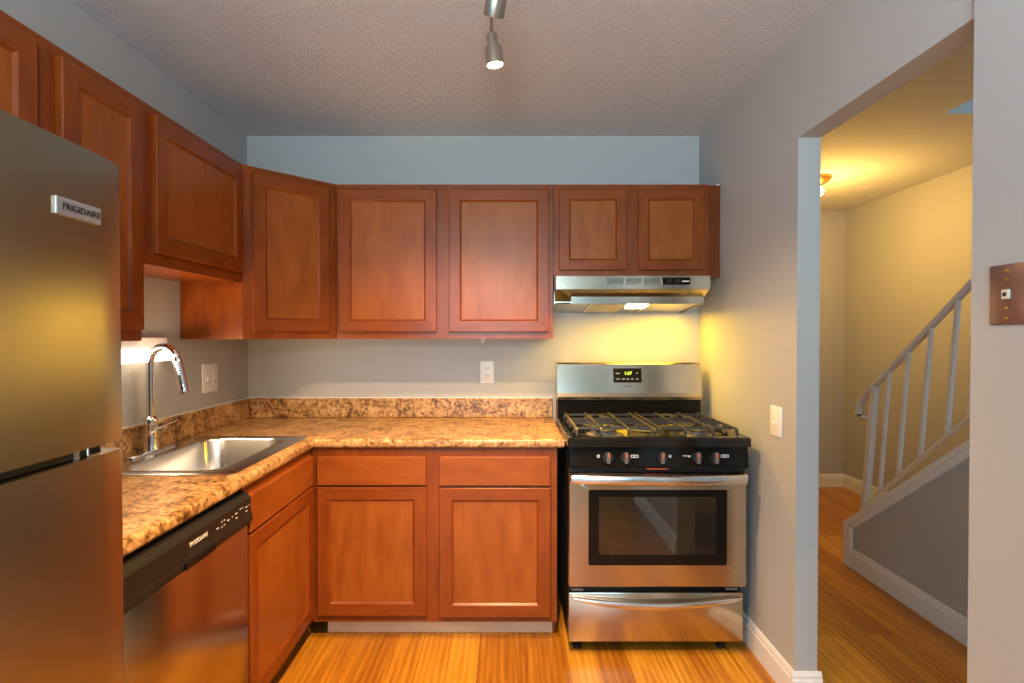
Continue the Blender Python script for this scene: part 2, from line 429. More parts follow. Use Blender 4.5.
box(bm, XR, XRO, YN - 0.02, YJ, ZH, ZC)
box(bm, XN, XRO + 0.01, 0.15, YN, 0, ZC)
struct('wall_right', bm, 'wall')
bm = BM(); box(bm, XRO, HX + 0.12, HY, HY + 0.12, 0, ZC); struct('wall_hall_end', bm, 'wall')
bm = BM(); box(bm, HX, HX + 0.12, RY - 0.12, HY, 0, ZC); struct('wall_stair_side', bm, 'wall')
# walls round the stairwell above the ceiling opening
bm = BM()
box(bm, 2.20, HX + 0.12, 2.69, 2.81, ZC + 0.12, 3.45); box(bm, 2.20, HX + 0.12, -0.67, -0.55, ZC + 0.12, 3.45)
box(bm, 2.08, 2.20, -0.67, 2.81, ZC + 0.12, 3.45); box(bm, HX, HX + 0.12, -0.55, 2.69, ZC, 3.45)
box(bm, 2.08, HX + 0.12, -0.67, 2.81, 3.45, 3.55)
struct('wall_stairwell', bm, 'wall')
# wall behind the camera with a wide window
WX0, WX1, WZ0, WZ1 = -1.3, 0.7, 0.45, 2.15
bm = BM()
box(bm, XL, WX0, RY - 0.12, RY, 0, ZC); box(bm, WX1, HX, RY - 0.12, RY, 0, ZC)
box(bm, WX0, WX1, RY - 0.12, RY, 0, WZ0); box(bm, WX0, WX1, RY - 0.12, RY, WZ1, ZC)
struct('wall_front', bm, 'wall')
bm = BM()
for x in (WX0, (WX0 + WX1) / 2 - 0.025, WX1 - 0.05): box(bm, x, x + 0.05, RY - 0.09, RY - 0.03, WZ0, WZ1)
for z in (WZ0, WZ1 - 0.05): box(bm, WX0, WX1, RY - 0.085, RY - 0.035, z, z + 0.05)
struct('window_1', bm, 'trim')

def base_profile(h=0.118, t=0.014):
    return [(0, 0), (t, 0), (t, h * 0.74), (t * 0.72, h * 0.80), (t * 0.72, h * 0.88), (t * 0.35, h), (0, h)]
def baseboard(name, runs):
    bm = BM()
    for kind, c, a, b, sgn in runs:
        pr = base_profile()
        if kind == 'x': prism(bm, [(c + sgn * p, q) for p, q in pr], 'y', a, b)   # runs along Y, sits on an X wall
        else: prism(bm, [(c + sgn * p, q) for p, q in pr], 'x', a, b)             # runs along X, sits on a Y wall
    struct(name, bm, 'trim')
baseboard('baseboard_right', [('x', XR, YJ, YB, -1), ('y', YJ, XR - 0.014, XRO + 0.014, -1), ('x', XRO, YJ, HY - 0.014, 1)])
baseboard('baseboard_near', [('x', XN, 0.15, YN, -1), ('y', 0.15, XN - 0.014, XRO + 0.02, -1)])
baseboard('baseboard_hall', [('y', HY, XRO, HX, -1), ('x', HX, 3.17, HY - 0.014, -1)])
baseboard('baseboard_front', [('y', RY, XL, HX, 1)])
baseboard('baseboard_stair', [('x', 2.04, -0.5, 3.117, -1)])
SL = 0.785                                                       # stair pitch
def capz(y): return 0.233 + SL * (3.17 - y)
yt = 3.17 - (ZC - 0.233) / SL
bm = BM(); prism(bm, [(3.17, 0), (3.17, 0.233), (yt, ZC), (-0.55, ZC), (-0.55, 0)], 'x', 2.04, 2.13); struct('wall_stair', bm, 'wall')
bm = BM()
dz = 0.030
prism(bm, [(3.185, 0.233 - 0.02), (3.185, 0.233 + 0.012), (3.17, 0.233 + dz), (yt, ZC + dz - 0.035), (yt, ZC - 0.036), (3.17, 0.233 - 0.006)], 'x', 2.022, 2.148)
prism(bm, [(3.17 - 0.05, capz(3.12) - 0.045), (3.17 - 0.05, capz(3.12)), (yt, ZC - 0.036), (yt, ZC - 0.08)], 'x', 2.028, 2.04)
box(bm, 2.0235, 2.145, 3.1705, 3.186, 0, 0.222)
box(bm, 2.0235, 2.0395, 3.118, 3.1705, 0, 0.235)
struct('trim_1', bm, 'trim')
# flight of stairs behind the low wall
bm = BM()
rz, rn = 0.193, 0.193 / SL
poly = [(3.10, 0.0)]
y = 3.10; z = 0
for i in range(12):
    z += rz; poly.append((y, z)); y -= rn; poly.append((y, z))
poly += [(y, z - 0.25), (3.10 - 0.28, 0.0)]
prism(bm, poly, 'x', 2.131, HX - 0.001)
struct('stairs', bm, 'stair_wood')

# ------------------------------------------------------------------ base cabinets
ZB = 0.084                                   # bottom of the face frames
ZT = 0.872
YF, XF = 2.375, -0.882                       # face frame planes
t = thing('base_cabinet', 'cherry wood corner base cabinet with two drawers over two doors, left of the stove', 'cabinet', (0, YF, 0))
shell(t, -0.87, 0.218, 0.019, 0.60, ZB, ZT)
face_frame(t, -0.878, 0.220, ZB, ZT, [(-0.835, -0.380, 0.14, 0.685), (-0.835, -0.380, 0.72, 0.82), (-0.290, 0.175, 0.14, 0.685), (-0.290, 0.175, 0.72, 0.82)])
drawer_front(t, -0.853, -0.366, 0.706, 0.834); drawer_front(t, -0.306, 0.190, 0.704, 0.834)
cab_door(t, -0.853, -0.364, 0.119, 0.697); cab_door(t, -0.307, 0.191, 0.112, 0.694)
bm = BM(); box(bm, -0.832, 0.205, 0.055, 0.075, 0.003, ZB - 0.003, 0.002); o = obj('toe_kick', bm, 'toe', t); o['label'] = 'bare pale wood toe board'
bm = BM(); box(bm, 0.205, 0.218, 0.06, 0.45, 0.0, ZB); obj('side_foot', bm, 'wood', t)

t = thing('sink_base_cabinet', 'cherry wood base cabinet under the sink, right of the dishwasher', 'cabinet', (XF, 0, 0), PI / 2)
shell(t, 1.761, 2.368, 0.019, 0.56, ZB, 0.70)
face_frame(t, 1.757, 2.374, ZB, ZT, [(1.80, 2.31, 0.14, 0.685), (1.80, 2.31, 0.72, 0.82)])
drawer_front(t, 1.769, 2.340, 0.712, 0.842); cab_door(t, 1.769, 2.340, 0.122, 0.704)
bm = BM(); box(bm, 1.765, 2.43, 0.060, 0.078, 0.0, ZB - 0.003); obj('toe_kick', bm, 'wood', t)

# ------------------------------------------------------------------ wall cabinets
UT, UB = 2.137, 1.358                          # top and bottom
YU, XU = 2.685, -1.186                         # face planes
t = thing('wall_cabinet', 'wide cherry wall cabinet with two doors in the middle of the back wall', 'cabinet', (0, YU, 0))
shell(t, -0.864, 0.226, 0.019, 0.303, UB, UT)
face_frame(t, -0.866, 0.227, UB, UT, [(-0.82, -0.40, 1.42, 2.08), (-0.27, 0.175, 1.42, 2.08)])
cab_door(t, -0.850, -0.360, 1.393, 2.108); cab_door(t, -0.297, 0.206, 1.393, 2.108)

t = thing('range_cabinet', 'short cherry wall cabinet with two small doors over the range hood', 'cabinet', (0, YU, 0))
shell(t, 0.231, 1.010, 0.019, 0.303, 1.678, UT)
face_frame(t, 0.229, 1.012, 1.676, UT, [(0.30, 0.55, 1.74, 2.08), (0.70, 0.95, 1.74, 2.08)])
cab_door(t, 0.258, 0.597, 1.704, 2.108, fw=0.050); cab_door(t, 0.655, 0.985, 1.704, 2.108, fw=0.050)
bm = BM(); box(bm, 1.0125, XR - 0.001, 0.004, 0.024, 1.668, UT - 0.004); o = obj('filler_strip', bm, 'woodd', t); o['label'] = 'darker filler strip against the side wall'
bm = BM(); box(bm, 1.058, XR - 0.001, 0.008, 0.014, UT - 0.004, UT + 0.003); obj('shim', bm, 'trim', t)

t = thing('corner_cabinet', 'tall diagonal corner wall cabinet with one cherry wood door', 'cabinet', ((-1.186 - 0.868) / 2, (2.367 + 2.685) / 2, 0), PI / 4)
hw = 0.2240
bm = BM()
cx, cy = (-1.186 - 0.868) / 2, (2.367 + 2.685) / 2
ca, sa = math.cos(-PI / 4), math.sin(-PI / 4)
loc = lambda X, Y: ((X - cx) * ca - (Y - cy) * sa, (X - cx) * sa + (Y - cy) * ca)
prism(bm, [loc(-1.186 + 0.012, 2.367 + 0.014), loc(-0.868 - 0.014, 2.685 - 0.012), loc(-0.869, 2.69), loc(-0.869, YB - 0.002), loc(XL + 0.002, YB - 0.002), loc(XL + 0.002, 2.370), loc(-1.188, 2.370)], 'z', UB, UT)
obj('carcass', bm, 'wood', t)
face_frame(t, -hw, hw, UB, UT, [(-0.14, 0.14, 1.42, 2.08)], 0.0, 0.017)
cab_door(t, -0.183, 0.180, 1.393, 2.108, 0.0)

t = thing('sink_wall_cabinet', 'short cherry wall cabinet hanging above the sink and faucet', 'cabinet', (XU, 0, 0), PI / 2)
shell(t, 1.719, 2.362, 0.019, 0.278, 1.614, UT)
face_frame(t, 1.717, 2.364, 1.610, UT, [(1.78, 2.30, 1.70, 2.08)])
cab_door(t, 1.768, 2.340, 1.652, 2.108)

t = thing('tall_wall_cabinet', 'narrow tall cherry wall cabinet just behind the far edge of the refrigerator', 'cabinet', (XU, 0, 0), PI / 2)
shell(t, 1.349, 1.714, 0.019, 0.278, UB, UT)
face_frame(t, 1.347, 1.715, UB, UT, [(1.40, 1.66, 1.44, 2.08)])
cab_door(t, 1.396, 1.703, 1.393, 2.108)

t = thing('fridge_wall_cabinet', 'cherry wall cabinet above the refrigerator, cut off by the photo edge', 'cabinet', (XU, 0, 0), PI / 2)
shell(t, 0.562, 1.344, 0.019, 0.278, 1.76, UT)
face_frame(t, 0.560, 1.345, 1.757, UT, [(0.61, 0.90, 1.80, 2.08), (1.0, 1.29, 1.80, 2.08)])
cab_door(t, 0.580, 0.930, 1.785, 2.108); cab_door(t, 0.960, 1.325, 1.785, 2.108)

# ------------------------------------------------------------------ worktop
ZW = 0.914
t = thing('countertop', 'L-shaped mottled brown laminate countertop with matching backsplash', 'countertop')
bm = BM()
CX, CY, CE, CN = -0.862, 2.350, 0.2505, 0.995
xs = [XL + 0.001, -1.345, -0.965, CX, CE]; ys = [CN, 1.775, CY, 2.365, YB - 0.001]
V = {}
def vt(i, j):
    if (i, j) not in V: V[(i, j)] = bm.verts.new((xs[i], ys[j], ZW))
    return V[(i, j)]
for i in range(4):
    for j in range(4):
        if i == 1 and j in (1, 2): continue
        if i == 3 and j < 2: continue
        bm.faces.new((vt(i, j), vt(i + 1, j), vt(i + 1, j + 1), vt(i, j + 1)))
r = bmesh.ops.extrude_face_region(bm, geom=bm.faces[:])
for v in [g for g in r['geom'] if isinstance(g, bmesh.types.BMVert)]: v.co.z -= 0.040
bmesh.ops.recalc_face_normals(bm, faces=bm.faces[:])
es = []
for e in bm.edges:
    a, b = e.verts[0].co, e.verts[1].co
    if abs(a.z - b.z) > 1e-5: continue
    front_l = abs(a.x - CX) < 1e-5 and abs(b.x - CX) < 1e-5 and max(a.y, b.y) < CY + 1e-5
    front_b = abs(a.y - CY) < 1e-5 and abs(b.y - CY) < 1e-5 and min(a.x, b.x) > CX - 1e-5
    if front_l or front_b: es.append(e)
bmesh.ops.bevel(bm, geom=es, offset=0.013, segments=4, affect='EDGES', profile=0.5)
obj('worktop_slab', bm, 'counter', t, True)
bm = BM()
box(bm, XL + 0.001, XL + 0.020, CN, YB - 0.001, ZW + 0.0003, 1.022, 0.004)
box(bm, XL + 0.0195, CE, YB - 0.020, YB - 0.001, ZW + 0.0003, 1.022, 0.004)
obj('backsplash', bm, 'counter', t)
bm = BM()
box(bm, XL + 0.001, XL + 0.007, CN, YB - 0.001, 1.0222, 1.0265); box(bm, XL + 0.007, CE, YB - 0.007, YB - 0.001, 1.0222, 1.0265)
o = obj('caulk_line', bm, 'white', t); o['label'] = 'thin white caulk line'

# ------------------------------------------------------------------ sink and faucet
SX0, SX1, SY0, SY1 = -1.440, -0.905, 1.735, 2.405
t = thing('kitchen_sink', 'stainless steel drop-in sink with a single basin in the countertop', 'sink', ((SX0 + SX1) / 2, (SY0 + SY1) / 2, 0))
ox, oy = (SX0 + SX1) / 2, (SY0 + SY1) / 2
bm = BM()
def lp(x0, x1, y0, y1, r, z): return [bm.verts.new((px - ox, py - oy, z)) for px, py in rrect(x0, x1, y0, y1, r)]
BX0, BX1, BY0, BY1 = -1.325, -0.985, 1.795, 2.345
def ins(k, r, z): return lp(BX0 + k, BX1 - k, BY0 + k, BY1 - k, r, z)
L = [lp(SX0, SX1, SY0, SY1, 0.025, ZW + 0.0005), lp(SX0, SX1, SY0, SY1, 0.025, ZW + 0.0035), lp(SX0 + .004, SX1 - .004, SY0 + .004, SY1 - .004, 0.023, ZW + 0.0055),
     ins(-0.012, 0.085, ZW + 0.0050), ins(-0.004, 0.080, ZW + 0.0035), ins(0, 0.078, ZW - 0.004), ins(0.012, 0.075, ZW - 0.13), ins(0.022, 0.07, ZW - 0.155), ins(0.050, 0.055, ZW - 0.168), ins(0.12, 0.04, ZW - 0.172)]
for a in range(len(L) - 1): ring_faces(bm, L[a], L[a + 1])
bm.faces.new(L[-1])
obj('basin', bm, 'sinksteel', t, True)
bm = BM(); lathe(bm, [(0.055, 0), (0.055, 0.003), (0.042, 0.004), (0.036, 0.001), (0.004, 0.001)], (-0.01, 0, ZW - 0.1718)); obj('drain', bm, 'chrome', t, True)

FX, FY = -1.400, 2.07
t = thing('kitchen_faucet', 'tall chrome gooseneck faucet standing at the back of the sink', 'faucet', (FX, FY, ZW + 0.0055))
bm = BM()
La = [bm.verts.new((px, py, 0)) for px, py in rrect(-0.030, 0.030, -0.130, 0.130, 0.0295, 8)]
Lb = [bm.verts.new((px, py, 0.005)) for px, py in rrect(-0.030, 0.030, -0.130, 0.130, 0.0295, 8)]
Lc = [bm.verts.new((px, py, 0.008)) for px, py in rrect(-0.026, 0.026, -0.126, 0.126, 0.0255, 8)]
ring_faces(bm, La, Lb); ring_faces(bm, Lb, Lc); bm.faces.new(La[::-1]); bm.faces.new(Lc)
obj('deck_plate', bm, 'chrome', t, True)
bm = BM(); lathe(bm, [(0.029, 0.008), (0.029, 0.012), (0.0255, 0.018), (0.0245, 0.10), (0.026, 0.106), (0.026, 0.130), (0.021, 0.138), (0.0145, 0.142)], (0, 0, 0)); obj('faucet_body', bm, 'chrome', t, True)
ang = math.radians(-6)
dx, dy = math.cos(ang), math.sin(ang)
R = 0.057; zt = 0.354
pts = [(0, 0, 0.13), (0, 0, 0.22), (0, 0, zt)]
for k in range(1, 17):
    a = PI - (PI + math.radians(-14)) * k / 16
    pts.append((dx * (R + R * math.cos(a)), dy * (R + R * math.cos(a)), zt + R * math.sin(a)))
a_end = math.radians(14)
ex = pts[-1]
td = Vector((dx * math.sin(a_end) , dy * math.sin(a_end), -math.cos(a_end)))
bm = BM(); tube(bm, pts, 0.0148, 14); obj('spout', bm, 'chrome', t, True)
e0 = Vector(ex)
bm = BM(); tube(bm, [e0, e0 + td * 0.004, e0 + td * 0.02, e0 + td * 0.125, e0 + td * 0.140, e0 + td * 0.142], [0.0150, 0.0170, 0.0178, 0.0188, 0.0188, 0.016], 16); obj('spray_head', bm, 'chrome', t, True)
bm = BM(); tube(bm, [(0.0, 0.015, 0.088), (0.002, 0.066, 0.090), (0.003, 0.072, 0.090)], [0.0165, 0.0165, 0.011], 14); tube(bm, [(0.003, 0.060, 0.092), (0.014, 0.105, 0.098), (0.020, 0.135, 0.104)], [0.008, 0.0065, 0.0055], 10); obj('lever_handle', bm, 'chrome', t, True)

# ------------------------------------------------------------------ dishwasher
t = thing('dishwasher', 'stainless steel dishwasher with black control panel, next to the refrigerator', 'dishwasher', (-0.864, 0.055, 0), PI / 2)
bm = BM(); box(bm, 1.092, 1.695, 0.03, 0.56, 0.09, 0.868); obj('tub_housing', bm, 'blackm', t)
bm = BM(); box(bm, 1.093, 1.697, 0.0, 0.029, 0.112, 0.748, 0.002, 2); obj('door', bm, 'steel', t, True)
bm = BM()
prism(bm, [(0.029, 0.7535), (-0.004, 0.7535), (-0.016, 0.762), (-0.016, 0.778), (-0.010, 0.800), (-0.010, 0.838), (0.002, 0.856), (0.029, 0.858)], 'x', 1.092, 1.698)
cp = obj('control_panel', bm, 'blackm', t)
bm = BM()
box(bm, 1.325, 1.47, -0.0225, -0.0155, 0.758, 0.779, 0.003, 2)
obj('pull_handle', bm, 'black', t)
bm = BM(); box(bm, 1.10, 1.345, -0.0155, -0.0092, 0.782, 0.842, 0.003, 2); o = obj('vent_panel', bm, 'blackm', t)
text('brand_lettering', 'FRIGIDAIRE', 0.017, 'mark', t, (1.402, -0.0104, 0.812), (PI / 2, 0, 0))
for x, z, ww in ((1.497, .808, .014), (1.520, .820, .007), (1.520, .804, .007), (1.534, .820, .007), (1.534, .806, .007), (1.556, .812, .014), (1.580, .814, .005), (1.603, .816, .016), (1.605, .802, .012), (1.628, .822, .007), (1.640, .822, .007), (1.668, .816, .016), (1.668, .803, .012), (1.686, .816, .003)):
    bm = BM(); box(bm, x - ww * .4, x + ww * .4, -0.0107, -0.0099, z - 0.0016, z + 0.0016); obj('button_mark', bm, 'mark', t)
bm = BM(); box(bm, 1.095, 1.695, 0.055, 0.075, 0.0, 0.108); obj('kick_plate', bm, 'blackm', t)

# ------------------------------------------------------------------ refrigerator
t = thing('refrigerator', 'stainless top-freezer refrigerator at the left edge', 'refrigerator', (-0.703, 0, 0), PI / 2)
F0, F1 = 0.205, 0.982
bm = BM(); box(bm, F0 + 0.005, F1 - 0.005, 0.072, 0.725, 0.02, 1.672, 0.006); obj('cabinet_body', bm, 'grey', t)
def fridge_door(name, z0, z1):
    bm = BM(); n = 14; rows = []
    xs_ = [F0 + (F1 - F0) * i / n for i in range(n + 1)]
    def bulge(x):
        u = (x - (F0 + F1) / 2) / ((F1 - F0) / 2)
        e = 0.0
        if abs(u) > 0.965: e = 0.004 * ((abs(u) - 0.965) / 0.035) ** 2
        return 0.010 * u * u + e
    xs_ = [F0, F0 + 0.004, F0 + 0.012] + xs_[1:-1] + [F1 - 0.012, F1 - 0.004, F1]
    poly = [(x, bulge(x)) for x in xs_] + [(F1, 0.064), (F0, 0.064)]
    prism(bm, poly, 'z', z0, z1)
    es = [e for e in bm.edges if abs(e.verts[0].co.z - e.verts[1].co.z) < 1e-6 and max(e.verts[0].co.y, e.verts[1].co.y) < 0.05]
    bmesh.ops.bevel(bm, geom=es, offset=0.004, segments=2, affect='EDGES')
    return obj(name, bm, 'steelv', t, True)
fd = fridge_door('freezer_door', 1.185, 1.690)
ld = fridge_door('lower_door', 0.075, 1.168)
bm = BM(); box(bm, F0 + 0.02, F1 - 0.07, 0.02, 0.071, 1.170, 1.183); obj('door_gasket', bm, 'blackm', t)
bm = BM(); box(bm, 0.905, 0.935, 0.016, 0.030, 1.1685, 1.1845, 0.002); tube(bm, [(0.885, 0.022, 1.1685), (0.885, 0.022, 1.1845)], 0.006, 10); obj('middle_hinge', bm, 'chrome', t)
bm = BM(); box(bm, 0.885, 0.945, 0.03, 0.085, 1.6905, 1.702, 0.004); obj('top_hinge', bm, 'brightsteel', t)
bm = BM(); box(bm, F0 + 0.01, F1 - 0.01, 0.045, 0.07, 0.012, 0.07); obj('toe_grille', bm, 'blackm', t)
for x in (F0 + 0.05, F1 - 0.05):
    for y in (0.10, 0.66):
        bm = BM(); lathe(bm, [(0.018, 0), (0.018, 0.02)], (x, y, 0.0)); obj('roller_foot', bm, 'blackm', t)
def fridge_handle(z0, z1):
    bm = BM(); x = F0 + 0.05
    tube(bm, [(x, -0.0, z0), (x, -0.042, z0 + 0.02), (x, -0.046, (z0 + z1) / 2), (x, -0.042, z1 - 0.02), (x, -0.0, z1)], [0.012, 0.013, 0.013, 0.013, 0.012], 10)
    return bm
obj('door_handle', fridge_handle(1.20, 1.55), 'brightsteel', fd, True); obj('door_handle', fridge_handle(0.62, 1.14), 'brightsteel', ld, True)
bm = BM(); box(bm, 0.826, 0.918, -0.001, 0.0085, 1.566, 1.595, 0.002, 2); bd = obj('badge', bm, 'badge', fd)
text('brand_lettering', 'FRIGIDAIRE', 0.0150, 'ink', t, (0.876, -0.0016, 1.5805), (PI / 2, 0, 0), 0.0004, 1.02)

# ------------------------------------------------------------------ gas range
RX, RYF = 0.640, 2.255
t = thing('gas_range', 'stainless and black gas range standing in the right corner', 'stove', (RX, RYF, 0))
HWR = 0.380
bm = BM(); box(bm, -HWR + 0.004, HWR - 0.004, 0.052, 0.645, 0.052, 0.29); box(bm, -HWR + 0.004, HWR - 0.004, 0.052, 0.645, 0.80, 0.903)
box(bm, -HWR + 0.004, -0.300, 0.052, 0.645, 0.29, 0.80); box(bm, 0.300, HWR - 0.004, 0.052, 0.645, 0.29, 0.80); box(bm, -0.300, 0.300, 0.56, 0.645, 0.29, 0.80)
obj('range_body', bm, 'blackm', t)
bm = BM()
box(bm, -0.2995, -0.290, 0.05, 0.559, 0.30, 0.79); box(bm, 0.290, 0.2995, 0.05, 0.559, 0.30, 0.79)
box(bm, -0.290, 0.290, 0.05, 0.559, 0.2905, 0.31); box(bm, -0.290, 0.290, 0.05, 0.559, 0.78, 0.7995); box(bm, -0.290, 0.290, 0.545, 0.559, 0.31, 0.78)
obj('oven_cavity', bm, 'oveninside', t)
for z in (0.47, 0.60):
    bm = BM()
    for k in range(15): tube(bm, [(-0.28 + 0.04 * k, 0.075, z), (-0.28 + 0.04 * k, 0.53, z)], 0.0022, 6)
    tube(bm, [(-0.289, 0.075, z), (0.289, 0.075, z)], 0.004, 8); tube(bm, [(-0.289, 0.53, z), (0.289, 0.53, z)], 0.004, 8); tube(bm, [(-0.289, 0.30, z), (0.289, 0.30, z)], 0.003, 8)
    obj('oven_rack', bm, 'brightsteel', t)
# oven door with window
bm = BM()
OZ0, OZ1 = 0.297, 0.785
V0 = [(-HWR, OZ0), (HWR, OZ0), (HWR, OZ1), (-HWR, OZ1)]; wz0, wz1, wx = 0.392, 0.716, 0.296
def lpd(x0, x1, z0, z1, y): return [bm.verts.new((px, y, pz)) for px, pz in rrect(x0, x1, z0, z1, 0.008, 3)]
Ls = [lpd(-HWR, HWR, OZ0, OZ1, 0.046), lpd(-HWR, HWR, OZ0, OZ1, 0.004), lpd(-HWR + .004, HWR - .004, OZ0 + .004, OZ1 - .004, 0.0), lpd(-wx, wx, wz0, wz1, 0.0), lpd(-wx, wx, wz0, wz1, 0.006), lpd(-wx + .03, wx - .03, wz0 + .03, wz1 - .03, 0.008), lpd(-wx + .03, wx - .03, wz0 + .03, wz1 - .03, 0.046)]
for a in range(len(Ls)): ring_faces(bm, Ls[a], Ls[(a + 1) % len(Ls)])
od = obj('oven_door', bm, 'steel', t, True)
bm = BM()
def lpg(x0, x1, z0, z1, y, r=0.008): return [bm.verts.new((px, y, pz)) for px, pz in rrect(x0, x1, z0, z1, r, 3)]
g0, g1, g2, g3 = lpg(-wx + .0005, wx - .0005, wz0 + .0005, wz1 - .0005, 0.0055), lpg(-wx + .0005, wx - .0005, wz0 + .0005, wz1 - .0005, 0.0005), lpg(-wx + .044, wx - .044, wz0 + .044, wz1 - .030, 0.0005, 0.012), lpg(-wx + .044, wx - .044, wz0 + .044, wz1 - .030, 0.0055, 0.012)
ring_faces(bm, g0, g1); ring_faces(bm, g1, g2); ring_faces(bm, g2, g3); ring_faces(bm, g3, g0)
obj('window_border', bm, 'black', od)
bm = BM(); box(bm, -wx + .0445, wx - .0445, 0.0008, 0.0050, wz0 + .0445, wz1 - .0305); obj('oven_window', bm, 'ovenglass', od)
def bar_profile(h, d):
    out = []
    for k in range(14):
        a = 2 * PI * k / 14
        c, s = math.cos(a), math.sin(a)
        out.append((d * (abs(c) ** 0.7) * (1 if c > 0 else -1), h * (abs(s) ** 0.7) * (1 if s > 0 else -1)))
    return out
bm = BM()
pts = []
for k in range(21):
    u = -1 + 2 * k / 20.0
    pts.append((u * 0.366, -0.030 - 0.026 * (1 - u * u), 0.770))
sweep(bm, pts, bar_profile(0.0205, 0.010))
for s in (-1, 1): box(bm, s * 0.366 - 0.012 - 0.002 * s, s * 0.366 + 0.012 - 0.012 * s, -0.036, 0.002, 0.753, 0.787, 0.004)
obj('door_handle', bm, 'brightsteel', od, True)
# control panel, cooktop
bm = BM(); prism(bm, [(0.052, 0.812), (-0.012, 0.812), (-0.020, 0.820), (-0.008, 0.9045), (0.052, 0.9045)], 'x', -HWR + 0.002, HWR - 0.002); cpn = obj('control_panel', bm, 'black', t)
bm = BM(); box(bm, -HWR + 0.002, HWR - 0.002, 0.018, 0.052, 0.787, 0.8115); obj('vent_gap', bm, 'blackm', t)
bm = BM(); box(bm, -0.051, 0.038, -0.016, -0.005, 0.8065, 0.8115, 0.001); o = obj('warning_strip', bm, 'red', t)
CT = 0.944
bm = BM()
cw = 0.388
def lpc(x0, x1, y0, y1, r, z): return [bm.verts.new((px, py, z)) for px, py in rrect(x0, x1, y0, y1, r, 4)]
y0c, y1c = -0.030, 0.530
Ls = [lpc(-cw, cw, y0c, y1c, .012, 0.9055), lpc(-cw, cw, y0c, y1c, .012, CT - .006), lpc(-cw + .006, cw - .006, y0c + .006, y1c - .006, .010, CT), lpc(-cw + .035, cw - .035, y0c + .035, y1c - .02, .03, CT), lpc(-cw + .05, cw - .05, y0c + .05, y1c - .03, .03, CT - .011)]
for a in range(len(Ls) - 1): ring_faces(bm, Ls[a], Ls[a + 1])
bm.faces.new(Ls[-1]); bm.faces.new(Ls[0][::-1])
obj('cooktop', bm, 'cooktop', t, True)
for bx, by, br in ((-0.205, 0.115, 0.052), (-0.205, 0.375, 0.042), (0.205, 0.115, 0.047), (0.205, 0.375, 0.036), (0.0, 0.245, 0.045)):
    bm = BM(); lathe(bm, [(br * 1.6, 0), (br * 1.5, 0.002), (br * 1.05, 0.003), (br, 0.012), (br * 0.96, 0.014)], (bx, by, CT - 0.0105), seg=28); bb = obj('burner', bm, 'grey', t, True)
    bm = BM(); lathe(bm, [(br * 0.9, 0.0145), (br * 0.93, 0.017), (br * 0.9, 0.021), (br * 0.3, 0.023)], (bx, by, CT - 0.0105), seg=28); obj('burner_cap', bm, 'iron', bb, True)
def barx(bm, p, q, r=0.0062):
    p, q = Vector(p), Vector(q); d = (q - p).normalized()
    sweep(bm, [p, q], [(-r, -r), (r, -r), (r * 0.7, r), (-r * 0.7, r)])
ZG = CT + 0.028
for s in (-1, 1):
    x0, x1 = (-0.355, -0.006) if s < 0 else (0.006, 0.355)
    yA, yB = 0.016, 0.494
    bm = BM()
    bx = 0.205 * s
    gw = [(-0.0052, -0.0052), (0.0052, -0.0052), (0.0038, 0.0055), (-0.0038, 0.0055)]
    foot_z = CT + 0.0005
    def run_y(x, ya, yb, da, db):
        p = []
        if da: p += [(x, ya, foot_z), (x, ya, ZG - 0.012), (x, ya + 0.004, ZG - 0.004)]
        p += [(x, ya + (0.012 if da else 0), ZG), (x, yb - (0.012 if db else 0), ZG)]
        if db: p += [(x, yb - 0.004, ZG - 0.004), (x, yb, ZG - 0.012), (x, yb, foot_z)]
        sweep(bm, p, gw, up=(1, 0, 0))
    def run_x(y, xa, xb, da, db):
        p = []
        if da: p += [(xa, y, ZG - 0.020), (xa + 0.004, y, ZG - 0.006)]
        p += [(xa + (0.012 if da else 0), y, ZG), (xb - (0.012 if db else 0), y, ZG)]
        if db: p += [(xb - 0.004, y, ZG - 0.006), (xb, y, ZG - 0.020)]
        sweep(bm, p, gw, up=(0, 1, 0))
    wdt = x1 - x0
    for fx in (0.03, 0.33, 0.67, 0.97): run_y(x0 + wdt * fx, yA, yB, True, True)
    ym = (yA + yB) / 2
    for y in (0.050, 0.180, ym, 0.310, 0.440): run_x(y, x0, x1, True, True)
    for by in (0.115, 0.375):
        for k in range(4):
            a = PI / 4 + PI * k / 2
            c, sn = math.cos(a), math.sin(a)
            barx(bm, (bx + c * 0.026, by + sn * 0.026, ZG + 0.004), (bx + c * 0.088, by + sn * 0.088, ZG), 0.0046)
    o = obj('grate', bm, 'iron', t)
